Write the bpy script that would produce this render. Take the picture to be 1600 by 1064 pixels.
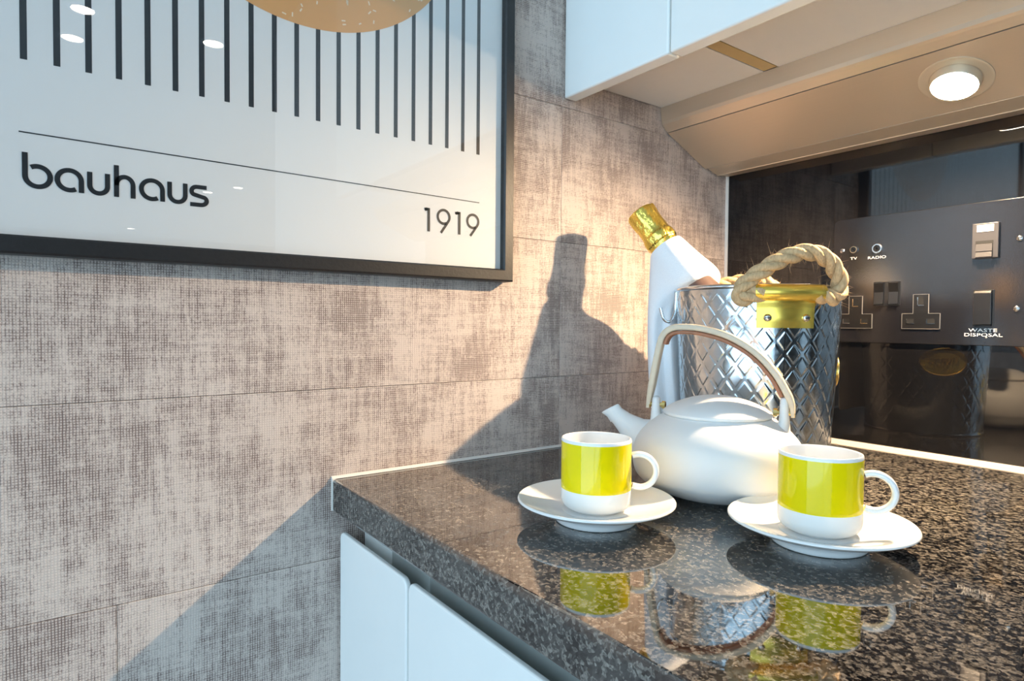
import bpy, bmesh, math, random
from mathutils import Vector, Matrix, noise
random.seed(7)
PI = math.pi
ZW = 0.91                                   # height of the worktop surface above the floor
for o in list(bpy.data.objects): bpy.data.objects.remove(o)
sc = bpy.context.scene
col = sc.collection

# ------------------------------------------------------------------ camera
cam = bpy.data.cameras.new('camera'); cam_o = bpy.data.objects.new('camera', cam); col.objects.link(cam_o)
yaw, pitch, roll = math.radians(36.043), math.radians(-1.5277), math.radians(.4752)
F = Vector((-math.cos(yaw)*math.cos(pitch), math.sin(yaw)*math.cos(pitch), math.sin(pitch)))
R0 = Vector((math.sin(yaw), math.cos(yaw), 0)); U0 = R0.cross(F)
RR = R0*math.cos(roll) + U0*math.sin(roll); UU = -R0*math.sin(roll) + U0*math.cos(roll)
m = Matrix((RR, UU, -F)).transposed().to_4x4(); m.translation = Vector((.592, -.835, .152+ZW))
cam_o.matrix_world = m
cam.sensor_width = 36; cam.lens = 979.5/1600*36; cam.clip_start = .01; cam.clip_end = 100
sc.camera = cam_o

# ------------------------------------------------------------------ world, lights, exposure
w = bpy.data.worlds.new('sky'); sc.world = w; w.use_nodes = True
bg = w.node_tree.nodes['Background']; bg.inputs[0].default_value = (.55, .80, 1.0, 1); bg.inputs[1].default_value = 3.7
def area(name, loc, rot, sx, sy, portal=True):
    l = bpy.data.lights.new(name, 'AREA'); l.shape = 'RECTANGLE'; l.size = sx; l.size_y = sy
    l.cycles.is_portal = portal
    o = bpy.data.objects.new(name, l); o.location = loc; o.rotation_euler = rot; col.objects.link(o); return o
area('window_portal', (2.0, -2.48, 1.25), (PI/2, 0, 0), 3.8, 2.2)
LAMP_N = Vector((0, -.401, -.916))
LAMP_C = Vector((.336, -.0956, .4029+ZW))
sp = bpy.data.lights.new('hood_lamp_light', 'SPOT'); sp.energy = 48.0; sp.color = (1, .72, .44)
sp.spot_size = math.radians(174); sp.spot_blend = .9; sp.shadow_soft_size = .006
spo = bpy.data.objects.new('hood_lamp_light', sp); col.objects.link(spo)
spo.location = Vector((.3342, -.0965, .3915+ZW)); spo.rotation_euler = (-LAMP_N).to_track_quat('Z', 'Y').to_euler()
sc.view_settings.view_transform = 'Standard'; sc.view_settings.look = 'None'
sc.view_settings.exposure = 0.16; sc.view_settings.gamma = 1.0; sc.view_settings.use_curve_mapping = False
sc.cycles.use_denoising = True
sc.cycles.max_bounces = 10; sc.cycles.diffuse_bounces = 5; sc.cycles.glossy_bounces = 6; sc.cycles.transmission_bounces = 8
sc.cycles.caustics_reflective = True; sc.cycles.blur_glossy = .5; sc.cycles.caustics_refractive = False
sc.cycles.sample_clamp_indirect = 6

# ------------------------------------------------------------------ materials
class NT:
    def __init__(s, name):
        s.m = bpy.data.materials.new(name); s.m.use_nodes = True; s.t = s.m.node_tree; s.b = s.t.nodes['Principled BSDF']
    def n(s, typ, ins=None, **kw):
        x = s.t.nodes.new(typ)
        for k, v in kw.items(): setattr(x, k, v)
        for k, v in (ins or {}).items(): s.set(x.inputs[k], v)
        return x
    def set(s, inp, v):
        if isinstance(v, bpy.types.NodeSocket): s.t.links.new(v, inp)
        else:
            if isinstance(v, tuple) and len(v) == 3 and inp.type == 'RGBA': v = v+(1,)
            inp.default_value = v
    def p(s, **kw):
        for k, v in kw.items(): s.set(s.b.inputs[k.replace('_', ' ')], v)
    def math(s, op, a, b=0.0, c=None):
        x = s.n('ShaderNodeMath', {0: a, 1: b}, operation=op)
        if c is not None: s.set(x.inputs[2], c)
        return x.outputs[0]
    def mix(s, f, a, b):
        x = s.n('ShaderNodeMix', data_type='RGBA'); s.set(x.inputs[0], f); s.set(x.inputs[6], a); s.set(x.inputs[7], b); return x.outputs[2]
    def noise(s, vec, scale, detail=2, rough=.5):
        return s.n('ShaderNodeTexNoise', {'Vector': vec, 'Scale': scale, 'Detail': detail, 'Roughness': rough}).outputs['Fac']
    def mapv(s, vec, scale=(1, 1, 1), loc=(0, 0, 0)):
        return s.n('ShaderNodeMapping', {'Vector': vec, 'Scale': scale, 'Location': loc}).outputs[0]
    def ramp(s, f, lo, hi, a=0.0, b=1.0):
        return s.n('ShaderNodeMapRange', {'Value': f, 'From Min': lo, 'From Max': hi, 'To Min': a, 'To Max': b}).outputs[0]
    def pos(s): return s.n('ShaderNodeNewGeometry').outputs['Position']
    def obj(s): return s.n('ShaderNodeTexCoord').outputs['Object']
    def bump(s, h, dist, strength=1.0):
        s.set(s.b.inputs['Normal'], s.n('ShaderNodeBump', {'Height': h, 'Distance': dist, 'Strength': strength}).outputs[0])

def simple(name, c, rough=.4, metal=0.0, grain=0.04, gscale=60, bump=0.0, **kw):
    t = NT(name); f = t.noise(t.obj(), gscale, 3)
    lo = tuple(max(0, x*(1-grain)) for x in c); hi = tuple(min(1, x*(1+grain)) for x in c)
    t.p(Base_Color=t.mix(f, lo, hi), Roughness=rough, Metallic=metal)
    for k, v in kw.items(): t.p(**{k: v})
    if bump: t.bump(f, bump)
    return t.m

def wallpaper():
    t = NT('woven_wallpaper'); P = t.pos()
    rnd = t.n('ShaderNodeObjectInfo').outputs['Random']
    off = t.n('ShaderNodeCombineXYZ', {0: 0.0, 1: t.math('MULTIPLY', rnd, 7.3), 2: t.math('MULTIPLY', rnd, 3.9)}).outputs[0]
    Q = t.n('ShaderNodeVectorMath', {0: P, 1: off}, operation='ADD').outputs[0]
    sx = t.n('ShaderNodeSeparateXYZ', {0: P})
    wob = t.noise(t.mapv(Q, (1, 130, 130)), 1.0, 1)
    ym = t.math('ADD', sx.outputs[1], t.math('MULTIPLY', wob, .0009)); zm = t.math('ADD', sx.outputs[2], t.math('MULTIPLY', wob, .0009))
    vt = t.math('SINE', t.math('MULTIPLY', ym, 2*PI/.0021)); ht = t.math('SINE', t.math('MULTIPLY', zm, 2*PI/.0021))
    # threads stand out, the gaps between them take the dark paint
    gap = t.math('MAXIMUM', t.ramp(vt, .2, .85), t.math('MULTIPLY', t.ramp(ht, .3, .9), .85))
    s1 = t.noise(t.mapv(Q, (1, 170, 22)), 1.0, 4, .7)      # upright streaks
    s2 = t.noise(t.mapv(Q, (1, 22, 190)), 1.0, 4, .7)     # level streaks
    s3 = t.noise(t.mapv(Q, (1, 15, 12)), 1.0, 4, .62)        # cloudy wear
    s4 = t.noise(t.mapv(Q, (1, 420, 420)), 1.0, 2, .6)
    mx = t.math('ADD', t.math('MULTIPLY', s1, .48), t.math('ADD', t.math('MULTIPLY', s2, .36), t.math('MULTIPLY', s3, .62)))
    mx = t.math('ADD', mx, t.math('MULTIPLY', s4, .34))
    mask = t.ramp(mx, .82, 1.0)
    dark = t.math('MULTIPLY', mask, t.ramp(gap, 0.0, 1.0, .26, 1.0))
    light = t.mix(t.noise(t.mapv(Q, (1, 5, 5)), 1.0, 2), (.66, .55, .488), (.755, .64, .57))
    c = t.mix(dark, light, (.150, .098, .088))
    c = t.mix(t.math('MULTIPLY', gap, .20), c, (.20, .14, .12))
    t.p(Base_Color=c, Roughness=.62, Specular_IOR_Level=.35)
    t.bump(t.math('SUBTRACT', 1.0, gap), .0005, .6)
    return t.m

def granite():
    t = NT('speckled_granite'); P = t.pos()
    a = t.noise(t.mapv(P, (620, 620, 620)), 1.0, 3, .6)
    b = t.noise(t.mapv(P, (260, 260, 260), (3, 1, 2)), 1.0, 3, .6)
    c = t.n('ShaderNodeTexVoronoi', {'Vector': P, 'Scale': 430.0}).outputs['Color']
    cv = t.n('ShaderNodeSeparateColor', {0: c}).outputs[0]
    c2 = t.n('ShaderNodeTexVoronoi', {'Vector': P, 'Scale': 900.0}).outputs['Color']
    cw = t.n('ShaderNodeSeparateColor', {0: c2}).outputs[1]
    f = t.math('ADD', t.math('MULTIPLY', cv, .42), t.math('ADD', t.math('MULTIPLY', b, .5), t.math('ADD', t.math('MULTIPLY', cw, .26), t.math('MULTIPLY', a, .15))))
    f = t.ramp(f, .60, 1.0)
    k = t.mix(f, (.004, .004, .005), (.25, .225, .195))
    t.p(Base_Color=k, Roughness=.075, IOR=2.6)
    t.set(t.b.inputs['Roughness'], t.ramp(b, .3, .7, .02, .045))
    return t.m

def brushed(name, c, rough, axis_scale=(3, 900, 900), metal=1.0):
    t = NT(name); f = t.noise(t.mapv(t.pos(), axis_scale), 1.0, 3, .6)
    t.p(Base_Color=t.mix(f, tuple(x*.93 for x in c), c), Metallic=metal, Roughness=t.ramp(f, .2, .8, rough*.85, rough*1.15))
    t.bump(f, .00004, .4)
    return t.m

def faceplate_paint():
    t = NT('glossy_grey_blue_paint'); f = t.noise(t.obj(), 900, 2)
    t.p(Base_Color=t.mix(t.noise(t.obj(), 30, 3), (.007, .007, .009), (.010, .010, .013)), Roughness=.17, Specular_IOR_Level=.75)
    t.bump(f, .00012, .35)
    return t.m

def black_wood():
    t = NT('black_stained_wood'); f = t.noise(t.mapv(t.obj(), (260, 260, 260)), 1.0, 4, .7)
    t.p(Base_Color=t.mix(f, (.006, .006, .007), (.020, .018, .018)), Roughness=.42)
    t.bump(f, .0005, .6)
    return t.m

def foil():
    t = NT('gold_foil'); f = t.noise(t.mapv(t.obj(), (90, 90, 45)), 1.0, 3, .6)
    t.p(Base_Color=(.86, .66, .14), Metallic=1.0, Roughness=.24); t.bump(f, .004, .8); return t.m

def zinc():
    t = NT('galvanised_metal'); v = t.n('ShaderNodeTexVoronoi', {'Vector': t.obj(), 'Scale': 90.0}).outputs['Distance']
    f = t.noise(t.obj(), 260, 3)
    t.p(Base_Color=t.mix(v, (.52, .58, .62), (.66, .72, .76)), Metallic=1.0, Roughness=t.ramp(f, .3, .7, .13, .22))
    t.bump(t.noise(t.mapv(t.obj(), (400, 400, 60)), 1.0, 3), .00006, .4); return t.m

def rope_mat():
    t = NT('jute_rope'); f = t.noise(t.mapv(t.obj(), (500, 500, 160)), 1.0, 3, .6)
    t.p(Base_Color=t.mix(f, (.30, .18, .08), (.80, .58, .34)), Roughness=.9, Specular_IOR_Level=.15); t.bump(f, .0012, .8); return t.m

def cloth_mat():
    t = NT('white_napkin_cotton'); f = t.noise(t.obj(), 700, 2)
    t.p(Base_Color=t.mix(f, (.80, .80, .82), (.88, .88, .89)), Roughness=.9, Specular_IOR_Level=.2, Sheen_Weight=.15); t.bump(f, .0004, .5); return t.m

def glass(name, tint=(1, 1, 1), refl=1.0):
    # thin pane: lets light straight through and mirrors by Fresnel
    t = NT(name); t.t.nodes.remove(t.b)
    out = [x for x in t.t.nodes if x.type == 'OUTPUT_MATERIAL'][0]
    tr = t.n('ShaderNodeBsdfTransparent', {0: tint}); gl = t.n('ShaderNodeBsdfGlossy', {'Roughness': .0, 'Color': (1, 1, 1)})
    bf = t.n('ShaderNodeNewGeometry').outputs['Backfacing']
    fr = t.n('ShaderNodeFresnel', {'IOR': t.ramp(bf, 0, 1, 1.5, 1/1.5)}).outputs[0]   # same mirror strength on both faces of the thin pane
    mx = t.n('ShaderNodeMixShader', {0: t.math('MULTIPLY', fr, refl), 1: tr.outputs[0], 2: gl.outputs[0]})
    t.t.links.new(mx.outputs[0], out.inputs[0]); return t.m

def emit(name, c, s):
    t = NT(name); t.p(Base_Color=c, Emission_Color=c, Emission_Strength=s, Roughness=.2); return t.m

MAT = dict(
    wallpaper=wallpaper(), granite=granite(), wood=black_wood(), foil=foil(), zinc=zinc(), rope=rope_mat(), cloth=cloth_mat(),
    plate=faceplate_paint(), steel=brushed('brushed_steel', (.66, .54, .41), .36, metal=.55), chrome=simple('polished_steel', (.72, .73, .74), .15, 1.0),
    brass=brushed('brushed_brass', (.92, .66, .12), .24, (700, 700, 6), metal=.8), brassnut=simple('brass_nut_metal', (.80, .58, .22), .22, 1.0),
    strip=simple('tan_veneer_strip', (.52, .38, .18), .45, 0, .1), white=simple('white_gloss_lacquer', (.88, .885, .86), .16, 0, .01),
    under=simple('cream_melamine', (.80, .77, .74), .45, 0, .02), rail=simple('grey_channel_metal', (.46, .48, .46), .4, .3),
    glaze=simple('white_glazed_china', (.90, .90, .89), .08, 0, .01), yellow=simple('yellow_glaze', (.85, .69, .002), .08, 0, .02),
    matte=simple('white_matt_stoneware', (.79, .785, .775), .58, 0, .01), strap=simple('pale_wood_strap', (.66, .54, .40), .5, 0, .12, 200),
    lining=simple('reddish_brown_lining', (.33, .125, .055), .5, 0, .2, 200), seal=simple('white_silicone', (.80, .75, .69), .4, 0, .03),
    black=simple('black_gloss_glass', (.006, .006, .007), .03, 0, .1, Specular_IOR_Level=.62), edge=simple('pale_grey_edge', (.42, .39, .36), .3, .6), tan=simple('tan_sealant', (.55, .475, .41), .5, 0, .04), socket=simple('black_socket_plastic', (.008, .008, .009), .3, 0, .1),
    hole=simple('dark_recess', (.004, .004, .004), .6), grey=simple('grey_module_plastic', (.035, .034, .038), .42, 0, .08, 300),
    label=simple('white_label', (.85, .84, .80), .5), print_white=simple('white_print', (.80, .79, .76), .5),
    paper=simple('poster_paper', (.78, .775, .76), .6, 0, .01), ink=simple('black_ink', (.009, .012, .016), .5, 0, .1), orange=simple('orange_ink', (.72, .36, .12), .6, 0, .07, 25),
    confetti=simple('cream_ink', (.86, .70, .48), .6), pane=glass('clear_pane'), plaster=simple('white_plaster', (.56, .56, .56), .8, 0, .02),
    floor=simple('grey_floor', (.15, .165, .18), .4, 0, .2, 8), greenglass=simple('dark_green_glass', (.10, .115, .012), .05, 0, .2),
    lens=emit('lamp_lens', (1, .88, .70), 80), lampring=simple('lamp_ring_steel', (.72, .62, .48), .35, .5), blabel=simple('brown_bottle_label', (.10, .06, .05), .35, 0, .2),
    dl=emit('downlight_lens', (1, .9, .75), 40), frost=simple('white_window_frame', (.8, .8, .8), .4), darkline=simple('dark_joint', (.02, .017, .013), .6),
)

# ------------------------------------------------------------------ mesh helpers
class MB:
    """collects geometry for ONE mesh object; coordinates are relative to the worktop height"""
    def __init__(s): s.v = []; s.f = []; s.mi = []; s.sm = []
    def add(s, vs, fs, mi=0, smooth=False):
        b = len(s.v); s.v += [tuple(p) for p in vs]
        for f in fs: s.f.append(tuple(i+b for i in f)); s.mi.append(mi); s.sm.append(smooth)
    def box(s, a, b, bev=0.0, seg=2, mi=0, smooth=None):
        bm = bmesh.new(); bmesh.ops.create_cube(bm, size=1)
        for v in bm.verts: v.co = Vector(((a[i]+b[i])/2 + v.co[i]*(b[i]-a[i]) for i in range(3)))
        if bev: bmesh.ops.bevel(bm, geom=list(bm.edges), offset=bev, segments=seg, profile=.5, affect='EDGES')
        bm.verts.index_update(); bm.normal_update(); k0 = len(s.sm)
        s.add([v.co for v in bm.verts], [[v.index for v in f.verts] for f in bm.faces], mi, bool(bev) if smooth is None else smooth)
        for k, f in enumerate(bm.faces):
            if max(abs(c) for c in f.normal) > .9999: s.sm[k0+k] = False
        bm.free()
    def prism(s, pts, ax, a, b, mi=0):
        """2D outline pts extruded along axis ax between a and b"""
        n = len(pts); o = [i for i in range(3) if i != ax]
        def mk(p, t): q = [0, 0, 0]; q[o[0]], q[o[1]], q[ax] = p[0], p[1], t; return q
        vs = [mk(p, a) for p in pts]+[mk(p, b) for p in pts]
        s.add(vs, [tuple(range(n))[::-1], tuple(range(n, 2*n))]+[(i, (i+1) % n, n+(i+1) % n, n+i) for i in range(n)], mi)
    def loft(s, rings, cap=(True, True), mi=0, smooth=True, closed=False):
        n = len(rings[0]); vs = [p for r in rings for p in r]; m_ = len(rings); fs = []
        for k in range(m_ if closed else m_-1):
            for i in range(n):
                fs.append((k*n+i, k*n+(i+1) % n, ((k+1) % m_)*n+(i+1) % n, ((k+1) % m_)*n+i))
        s.add(vs, fs, mi, smooth)
        if not closed:
            b = len(s.v)-len(vs)
            if cap[0]: s.f.append(tuple(range(b, b+n))[::-1]); s.mi.append(mi); s.sm.append(False)
            if cap[1]: s.f.append(tuple(range(b+(m_-1)*n, b+m_*n))); s.mi.append(mi); s.sm.append(False)
    def lathe(s, prof, M=None, n=64, mi=0, cap=(True, True), band=None):
        """prof = [(r, z)]; band(z index) picks the material"""
        M = M or Matrix.Identity(4); rings = []
        for r, z in prof: rings.append([M @ Vector((max(r, 1e-5)*math.cos(2*PI*i/n), max(r, 1e-5)*math.sin(2*PI*i/n), z)) for i in range(n)])
        k0 = len(s.f); s.loft(rings, cap, mi)
        if band:
            for k in range(len(prof)-1):
                for i in range(n): s.mi[k0+k*n+i] = band(k)
    def tube(s, pts, rad, n=12, mi=0, closed=False, flat=None, cap=(True, True)):
        """round (or elliptical, flat=(a,b,ref)) tube along pts"""
        P = [Vector(p) for p in pts]; m_ = len(P); rings = []; ref = None
        for k in range(m_):
            if closed: d = P[(k+1) % m_]-P[k-1]
            else: d = P[min(k+1, m_-1)]-P[max(k-1, 0)]
            d.normalize()
            if flat: x = Vector(flat[2]); x = (x-d*x.dot(d)).normalized()
            else:
                if ref is None: ref = Vector((0, 0, 1)) if abs(d.z) < .9 else Vector((1, 0, 0))
                x = (ref-d*ref.dot(d)).normalized(); ref = x
            y = d.cross(x); r = rad[k] if isinstance(rad, (list, tuple)) else rad
            a, b = (flat[0], flat[1]) if flat else (1, 1)
            rings.append([P[k]+x*(r*a*math.cos(2*PI*i/n))+y*(r*b*math.sin(2*PI*i/n)) for i in range(n)])
        s.loft(rings, cap, mi, True, closed)
    def build(s, name, mats, parent=None, loc=(0, 0, 0), smooth_angle=True):
        """loc: origin (rel. worktop) of the object; vertex data are made local to it"""
        L = Vector(loc)
        if parent is not None: L = Vector(parent['_o'])
        me = bpy.data.meshes.new(name)
        me.from_pydata([(x-L.x, y-L.y, z-L.z) for x, y, z in s.v], [], s.f)
        for m_ in (mats if isinstance(mats, (list, tuple)) else [mats]): me.materials.append(MAT[m_] if isinstance(m_, str) else m_)
        me.polygons.foreach_set('material_index', s.mi); me.polygons.foreach_set('use_smooth', s.sm)
        bm = bmesh.new(); bm.from_mesh(me); bmesh.ops.remove_doubles(bm, verts=bm.verts, dist=1e-6); bmesh.ops.recalc_face_normals(bm, faces=bm.faces); bm.to_mesh(me); bm.free()
        if any(s.sm):
            keep = [p.use_smooth for p in me.polygons]; me.set_sharp_from_angle(angle=math.radians(38)); me.polygons.foreach_set('use_smooth', keep)
        o = bpy.data.objects.new(name, me); col.objects.link(o)
        if parent is not None: o.parent = parent
        else: o.location = L+Vector((0, 0, ZW))
        o['_o'] = tuple(L)
        return o
def tag(o, label=None, cat=None, group=None, kind=None):
    for k, v in (('label', label), ('category', cat), ('group', group), ('kind', kind)):
        if v: o[k] = v
    return o
def thing(name, loc, label, cat, group=None):
    o = bpy.data.objects.new(name, None); o.empty_display_size = .02; col.objects.link(o); o.location = Vector(loc)+Vector((0, 0, ZW)); o['_o'] = tuple(loc)
    return tag(o, label, cat, group)
def rrect(x0, x1, y0, y1, r, n=5):
    pts = []
    for cx, cy, a in ((x1-r, y1-r, 0), (x0+r, y1-r, 90), (x0+r, y0+r, 180), (x1-r, y0+r, 270)):
        for i in range(n+1):
            t = math.radians(a+90*i/n); pts.append((cx+r*math.cos(t), cy+r*math.sin(t)))
    return pts
def catmull(pts, n):
    P = [Vector(p) for p in pts]; out = []
    for k in range(len(P)-1):
        a, b, c, d = P[max(k-1, 0)], P[k], P[k+1], P[min(k+2, len(P)-1)]
        for i in range(n):
            t = i/n; out.append(.5*((2*b)+(c-a)*t+(2*a-5*b+4*c-d)*t*t+(3*b-a-3*c+d)*t**3))
    out.append(P[-1]); return out
def text_mesh(s, size, xs=1.0):
    """flat lettering: list of verts (x right, y up, centred) and faces"""
    cu = bpy.data.curves.new('lettering', 'FONT'); cu.body = s; cu.size = size; cu.align_x = 'CENTER'; cu.align_y = 'CENTER'; cu.resolution_u = 3
    o = bpy.data.objects.new('lettering', cu); col.objects.link(o); bpy.context.view_layer.update()
    me = bpy.data.meshes.new_from_object(o.evaluated_get(bpy.context.evaluated_depsgraph_get()))
    vs = [(v.co.x*xs, v.co.y) for v in me.vertices]; fs = [tuple(p.vertices) for p in me.polygons]
    bpy.data.objects.remove(o); bpy.data.curves.remove(cu); bpy.data.meshes.remove(me)
    return vs, fs

# ------------------------------------------------------------------ the room
def struct(name, mb, mats): o = mb.build(name, mats); o['kind'] = 'structure'; return o
b = MB(); b.box((-.1, -2.6, -ZW-.1), (11.1, 3.3, -ZW)); struct('floor', b, 'floor')
b = MB(); b.box((-.1, -2.6, 1.49), (11.1, 3.3, 1.6)); struct('ceiling', b, 'plaster')
b = MB(); b.box((-.1, -2.5, -ZW), (-.004, .1, 1.49)); WL = struct('wall_left', b, 'darkline')
b = MB(); b.box((-.004, .006, -ZW), (2.4, .1, 1.49)); struct('wall_right', b, 'plaster')
b = MB(); b.box((2.4, .006, -ZW), (2.5, 3.2, 1.49)); struct('wall_side', b, 'plaster')
b = MB(); b.box((2.4, 3.2, -ZW), (11, 3.3, 1.49)); struct('wall_back', b, 'plaster')
b = MB(); b.box((11, -2.5, -ZW), (11.1, 3.2, 1.49)); struct('wall_far', b, 'plaster')
b = MB(); b.box((-.1, -2.6, -ZW), (11.1, -2.5, -.76)); b.box((-.1, -2.6, 1.44), (11.1, -2.5, 1.49)); b.box((-.1, -2.6, -.76), (.1, -2.5, 1.44)); b.box((3.9, -2.6, -.76), (11.1, -2.5, 1.44)); struct('wall_front', b, 'plaster')
b = MB()
for i in range(3):
    x = .1+i*1.9; b.box((x-.03, -2.58, -.76), (x+.03, -2.52, 1.44))
b.box((.1, -2.58, -.76), (3.9, -2.52, -.70)); b.box((.1, -2.58, 1.38), (3.9, -2.52, 1.44))
W1 = struct('window_1', b, 'frost')
b = MB(); b.box((.1, -2.552, -.70), (3.9, -2.548, 1.38)); b.build('window_pane', 'pane', W1)

# wallpaper panels on the left wall: level joints every 163 mm, staggered upright joints
def panel(y0, y1, z0, z1):
    g = .0002
    b = MB(); b.box((-.004, y0+g, z0+g), (0, y1-g, z1-g), .0003, 1, smooth=False); b.build('wall_panel', 'wallpaper', WL)
rows = [.0875+.1655*k for k in range(-6, 9)]
for k in range(len(rows)-1):
    z0, z1 = rows[k], rows[k+1]
    cuts = {5: [0, -.331, -1.05], 6: [0, -.180, -.331, -1.2], 7: [0, -.331, -1.1], 8: [0, -.331, -.93], 4: [0, -.331, -.797], 9: [0, -.331, -1.0]}.get(k, [0, -.331, -.331-.4-.13*((k*3) % 4)])
    while cuts[-1] > -1.8: cuts.append(cuts[-1]-.66)
    cuts.append(-2.499)
    for i in range(len(cuts)-1): panel(cuts[i+1], cuts[i], z0, min(z1, 1.489))

# ------------------------------------------------------------------ worktop, cabinets, splashback, hood
t = thing('worktop', (0, -.31, -.031), 'speckled dark granite worktop with polished top along the black splashback', 'worktop')
b = MB(); b.box((.003, -.62, -.031), (1.0, -.001, 0), .0022, 2); b.build('granite_slab', 'granite', t)
def seal(name, pts, ax, a, c): q = MB(); q.prism(pts, ax, a, c); return q.build(name, 'seal', t)
seal('seal_bead', [(0.0002, .0026), (.0012, .0022), (.0022, .0014), (.0034, .0002), (.0002, .0002)], 1, -.62, -.007)      # along the left wall
seal('seal_bead', [(-.0002, .0035), (-.0025, .0022), (-.006, .0016), (-.019, .0010), (-.0205, .0002), (-.0002, .0002)], 0, .001, 1.0).data.materials[0] = MAT['tan']     # under the splashback
q = MB(); q.box((.0002, -.6203, -.031), (.0030, -.6160, .0008), .0006); q.build('seal_bead', 'seal', t)

t = thing('splashback', (.5, 0, 0), 'black glossy glass splashback behind the bucket, below the steel hood', 'splashback')
b = MB(); b.box((.0052, 0, .0005), (1.0, .0055, .40), .0006, 1); b.build('glass_panel', 'black', t)
b = MB(); b.box((.0003, -.0008, .0005), (.0052, .0055, .3825)); b.build('edge_strip', 'seal', t)

def upper(name, x0, x1, label, gap):
    t = thing(name, ((x0+x1)/2, 0, .4535), label, 'cabinet', 'white upper wall cabinets')
    b = MB(); b.box((x0+.001, -.309, .4535), (x1-gap, 0, 1.15)); b.build('carcass', 'under', t)
    b = MB(); b.box((x0+.0008, -.3296, .4277), (x1-.0012 if gap < .004 else x1+.0055-.0012, -.3105, 1.15), .0022, 3); b.build('door', 'white', t); return t
c1 = upper('wall_cabinet', .0012, .158, 'narrow white gloss wall cabinet against the textured wall', .0005)
b = MB(); b.box((.0020, -.3296, .4277), (.1628, -.3105, 1.15), .0022, 3)
for ch in list(c1.children):
    if ch.name.startswith('door'): bpy.data.objects.remove(ch)
b.build('door', 'white', c1)
c2 = upper('wall_cabinet', .1758, .80, 'wide white gloss wall cabinet at the top edge, above the lit hood lamp', .001)
for ch in list(c2.children):
    if ch.name.startswith('door'): bpy.data.objects.remove(ch)
b = MB(); b.box((.1648, -.3296, .4277), (.80, -.3105, 1.15), .0022, 3); b.build('door', 'white', c2)
b = MB(); b.box((.1588, -.3088, .4537), (.1752, -.154, .47)); o = b.build('filler_strip', 'strip', c2); o['label'] = 'tan strip in the gap between the two cabinets'

t = thing('extractor_hood', (.5, 0, .383), 'brushed steel slanted hood over the black splashback with one lit lamp', 'hood')
b = MB(); b.prism([(-.1530, .4533), (-.1506, .4345), (-.1488, .4305), (-.1462, .4280), (-.1388, .4218), (-.1388, .4533)], 0, .0012, 1.0); b.build('front_fascia', 'steel', t)
hd = Vector((0, .0851, -.0373)).normalized()
def hp(u, off=0): p = Vector((0, -.1378, .4213))+hd*u-Vector((0, -.401, -.916))*(-off); return p.y, p.z
b = MB(); b.prism([hp(.0004), hp(.0926), hp(.0926, -.006), hp(.0004, -.006)], 0, .0012, 1.0); b.build('lamp_panel', 'steel', t)
b = MB(); b.prism([(-.0524, .3836), (-.030, .3775), (-.0295, .3765), (-.0012, .3795), (-.0012, .4533), (-.0524, .4533)], 0, .0058, 1.0); b.build('rear_lip', 'steel', t)
q = LAMP_N.to_track_quat('Z', 'Y').to_matrix().to_4x4(); q.translation = LAMP_C-Vector((0, 0, ZW))
b = MB(); b.lathe([(.0325, -.001), (.0325, .0009), (.0318, .0012), (.0300, .0010), (.0235, .0004), (.0230, -.001)], q, 64); dlp = b.build('downlight', 'lampring', t)
dlp['label'] = 'round recessed lamp glowing warm white'
b = MB(); b.lathe([(.0222, 0), (.0222, .0062), (.0208, .0085), (.0204, .0085)], q, 48, cap=(True, False)); b.build('lamp_bezel', 'lampring', dlp)
b = MB(); b.lathe([(.0204, .0080), (.0196, .0092), (.012, .0102), (0, .0106)], q, 48); b.build('lens', 'lens', dlp)

def base(name, x0, x1, label, left):
    t = thing(name, ((x0+x1)/2, -.3, -ZW), label, 'cabinet', 'white base cabinets under the worktop')
    b = MB(); b.box((x0, -.575, -.78), (x1, -.005, -.0315)); b.build('carcass', 'under', t)
    b = MB(); b.box((x0, -.53, -ZW), (x1, -.02, -.78)); b.build('plinth', 'rail', t)
    b = MB(); pts = [(x0+.0016, -.80), (x1-.0016, -.80)]+[p for p in rrect(x0+.0016, x1-.0016, -.80, -.0515, .008, 6)[:14]]
    b.prism(pts, 1, -.6125, -.6075); b.box((x0+.003, -.6076, -.795), (x1-.003, -.5935, -.090)); o = b.build('door', 'white', t)
    m_ = o.modifiers.new('bevel', 'BEVEL'); m_.width = .0018; m_.segments = 3; m_.limit_method = 'ANGLE'
    b = MB(); b.box((x0+(.075 if left else 0), -.592, -.089), (x1, -.576, -.0325), .001); b.build('handle_channel', 'rail', t)
    if left: b = MB(); b.box((x0+.012, -.5915, -.089), (x0+.0745, -.576, -.0325), .001); b.build('end_piece', 'white', t)
    return t
base('base_cabinet', .0015, .148, 'narrow white base cabinet door beside the wall under the granite', True)
base('base_cabinet', .148, .98, 'wide white base cabinet door running to the bottom edge under the granite', False)

# ------------------------------------------------------------------ framed print on the left wall
t = thing('picture_frame', (0, -.84, .199), 'black wood framed print with dark stripes and orange disc on the wall', 'framed print')
FY0, FY1, FZ0, FZ1, FW = -1.30, -.4169, .1993, 1.02, .0135
def rail(a, b_, c, d):
    """mitred moulding: outer a-b_, inner c-d (each (y, z)); bevelled section"""
    prof = [(0.001, 0), (.018, 0), (.020, .12), (.020, .88), (.0185, 1.0), (.001, 1.0)]
    rings = []
    for o_, i_ in ((a, c), (b_, d)):
        rings.append([(x, o_[0]+(i_[0]-o_[0])*k, o_[1]+(i_[1]-o_[1])*k) for x, k in prof])
    q = MB(); q.loft(rings, smooth=False); q.build('frame_rail', 'wood', t)
O = [(FY0, FZ0), (FY1, FZ0), (FY1, FZ1), (FY0, FZ1)]
I = [(FY0+FW, FZ0+FW), (FY1-FW, FZ0+FW), (FY1-FW, FZ1-FW), (FY0+FW, FZ1-FW)]
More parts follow.
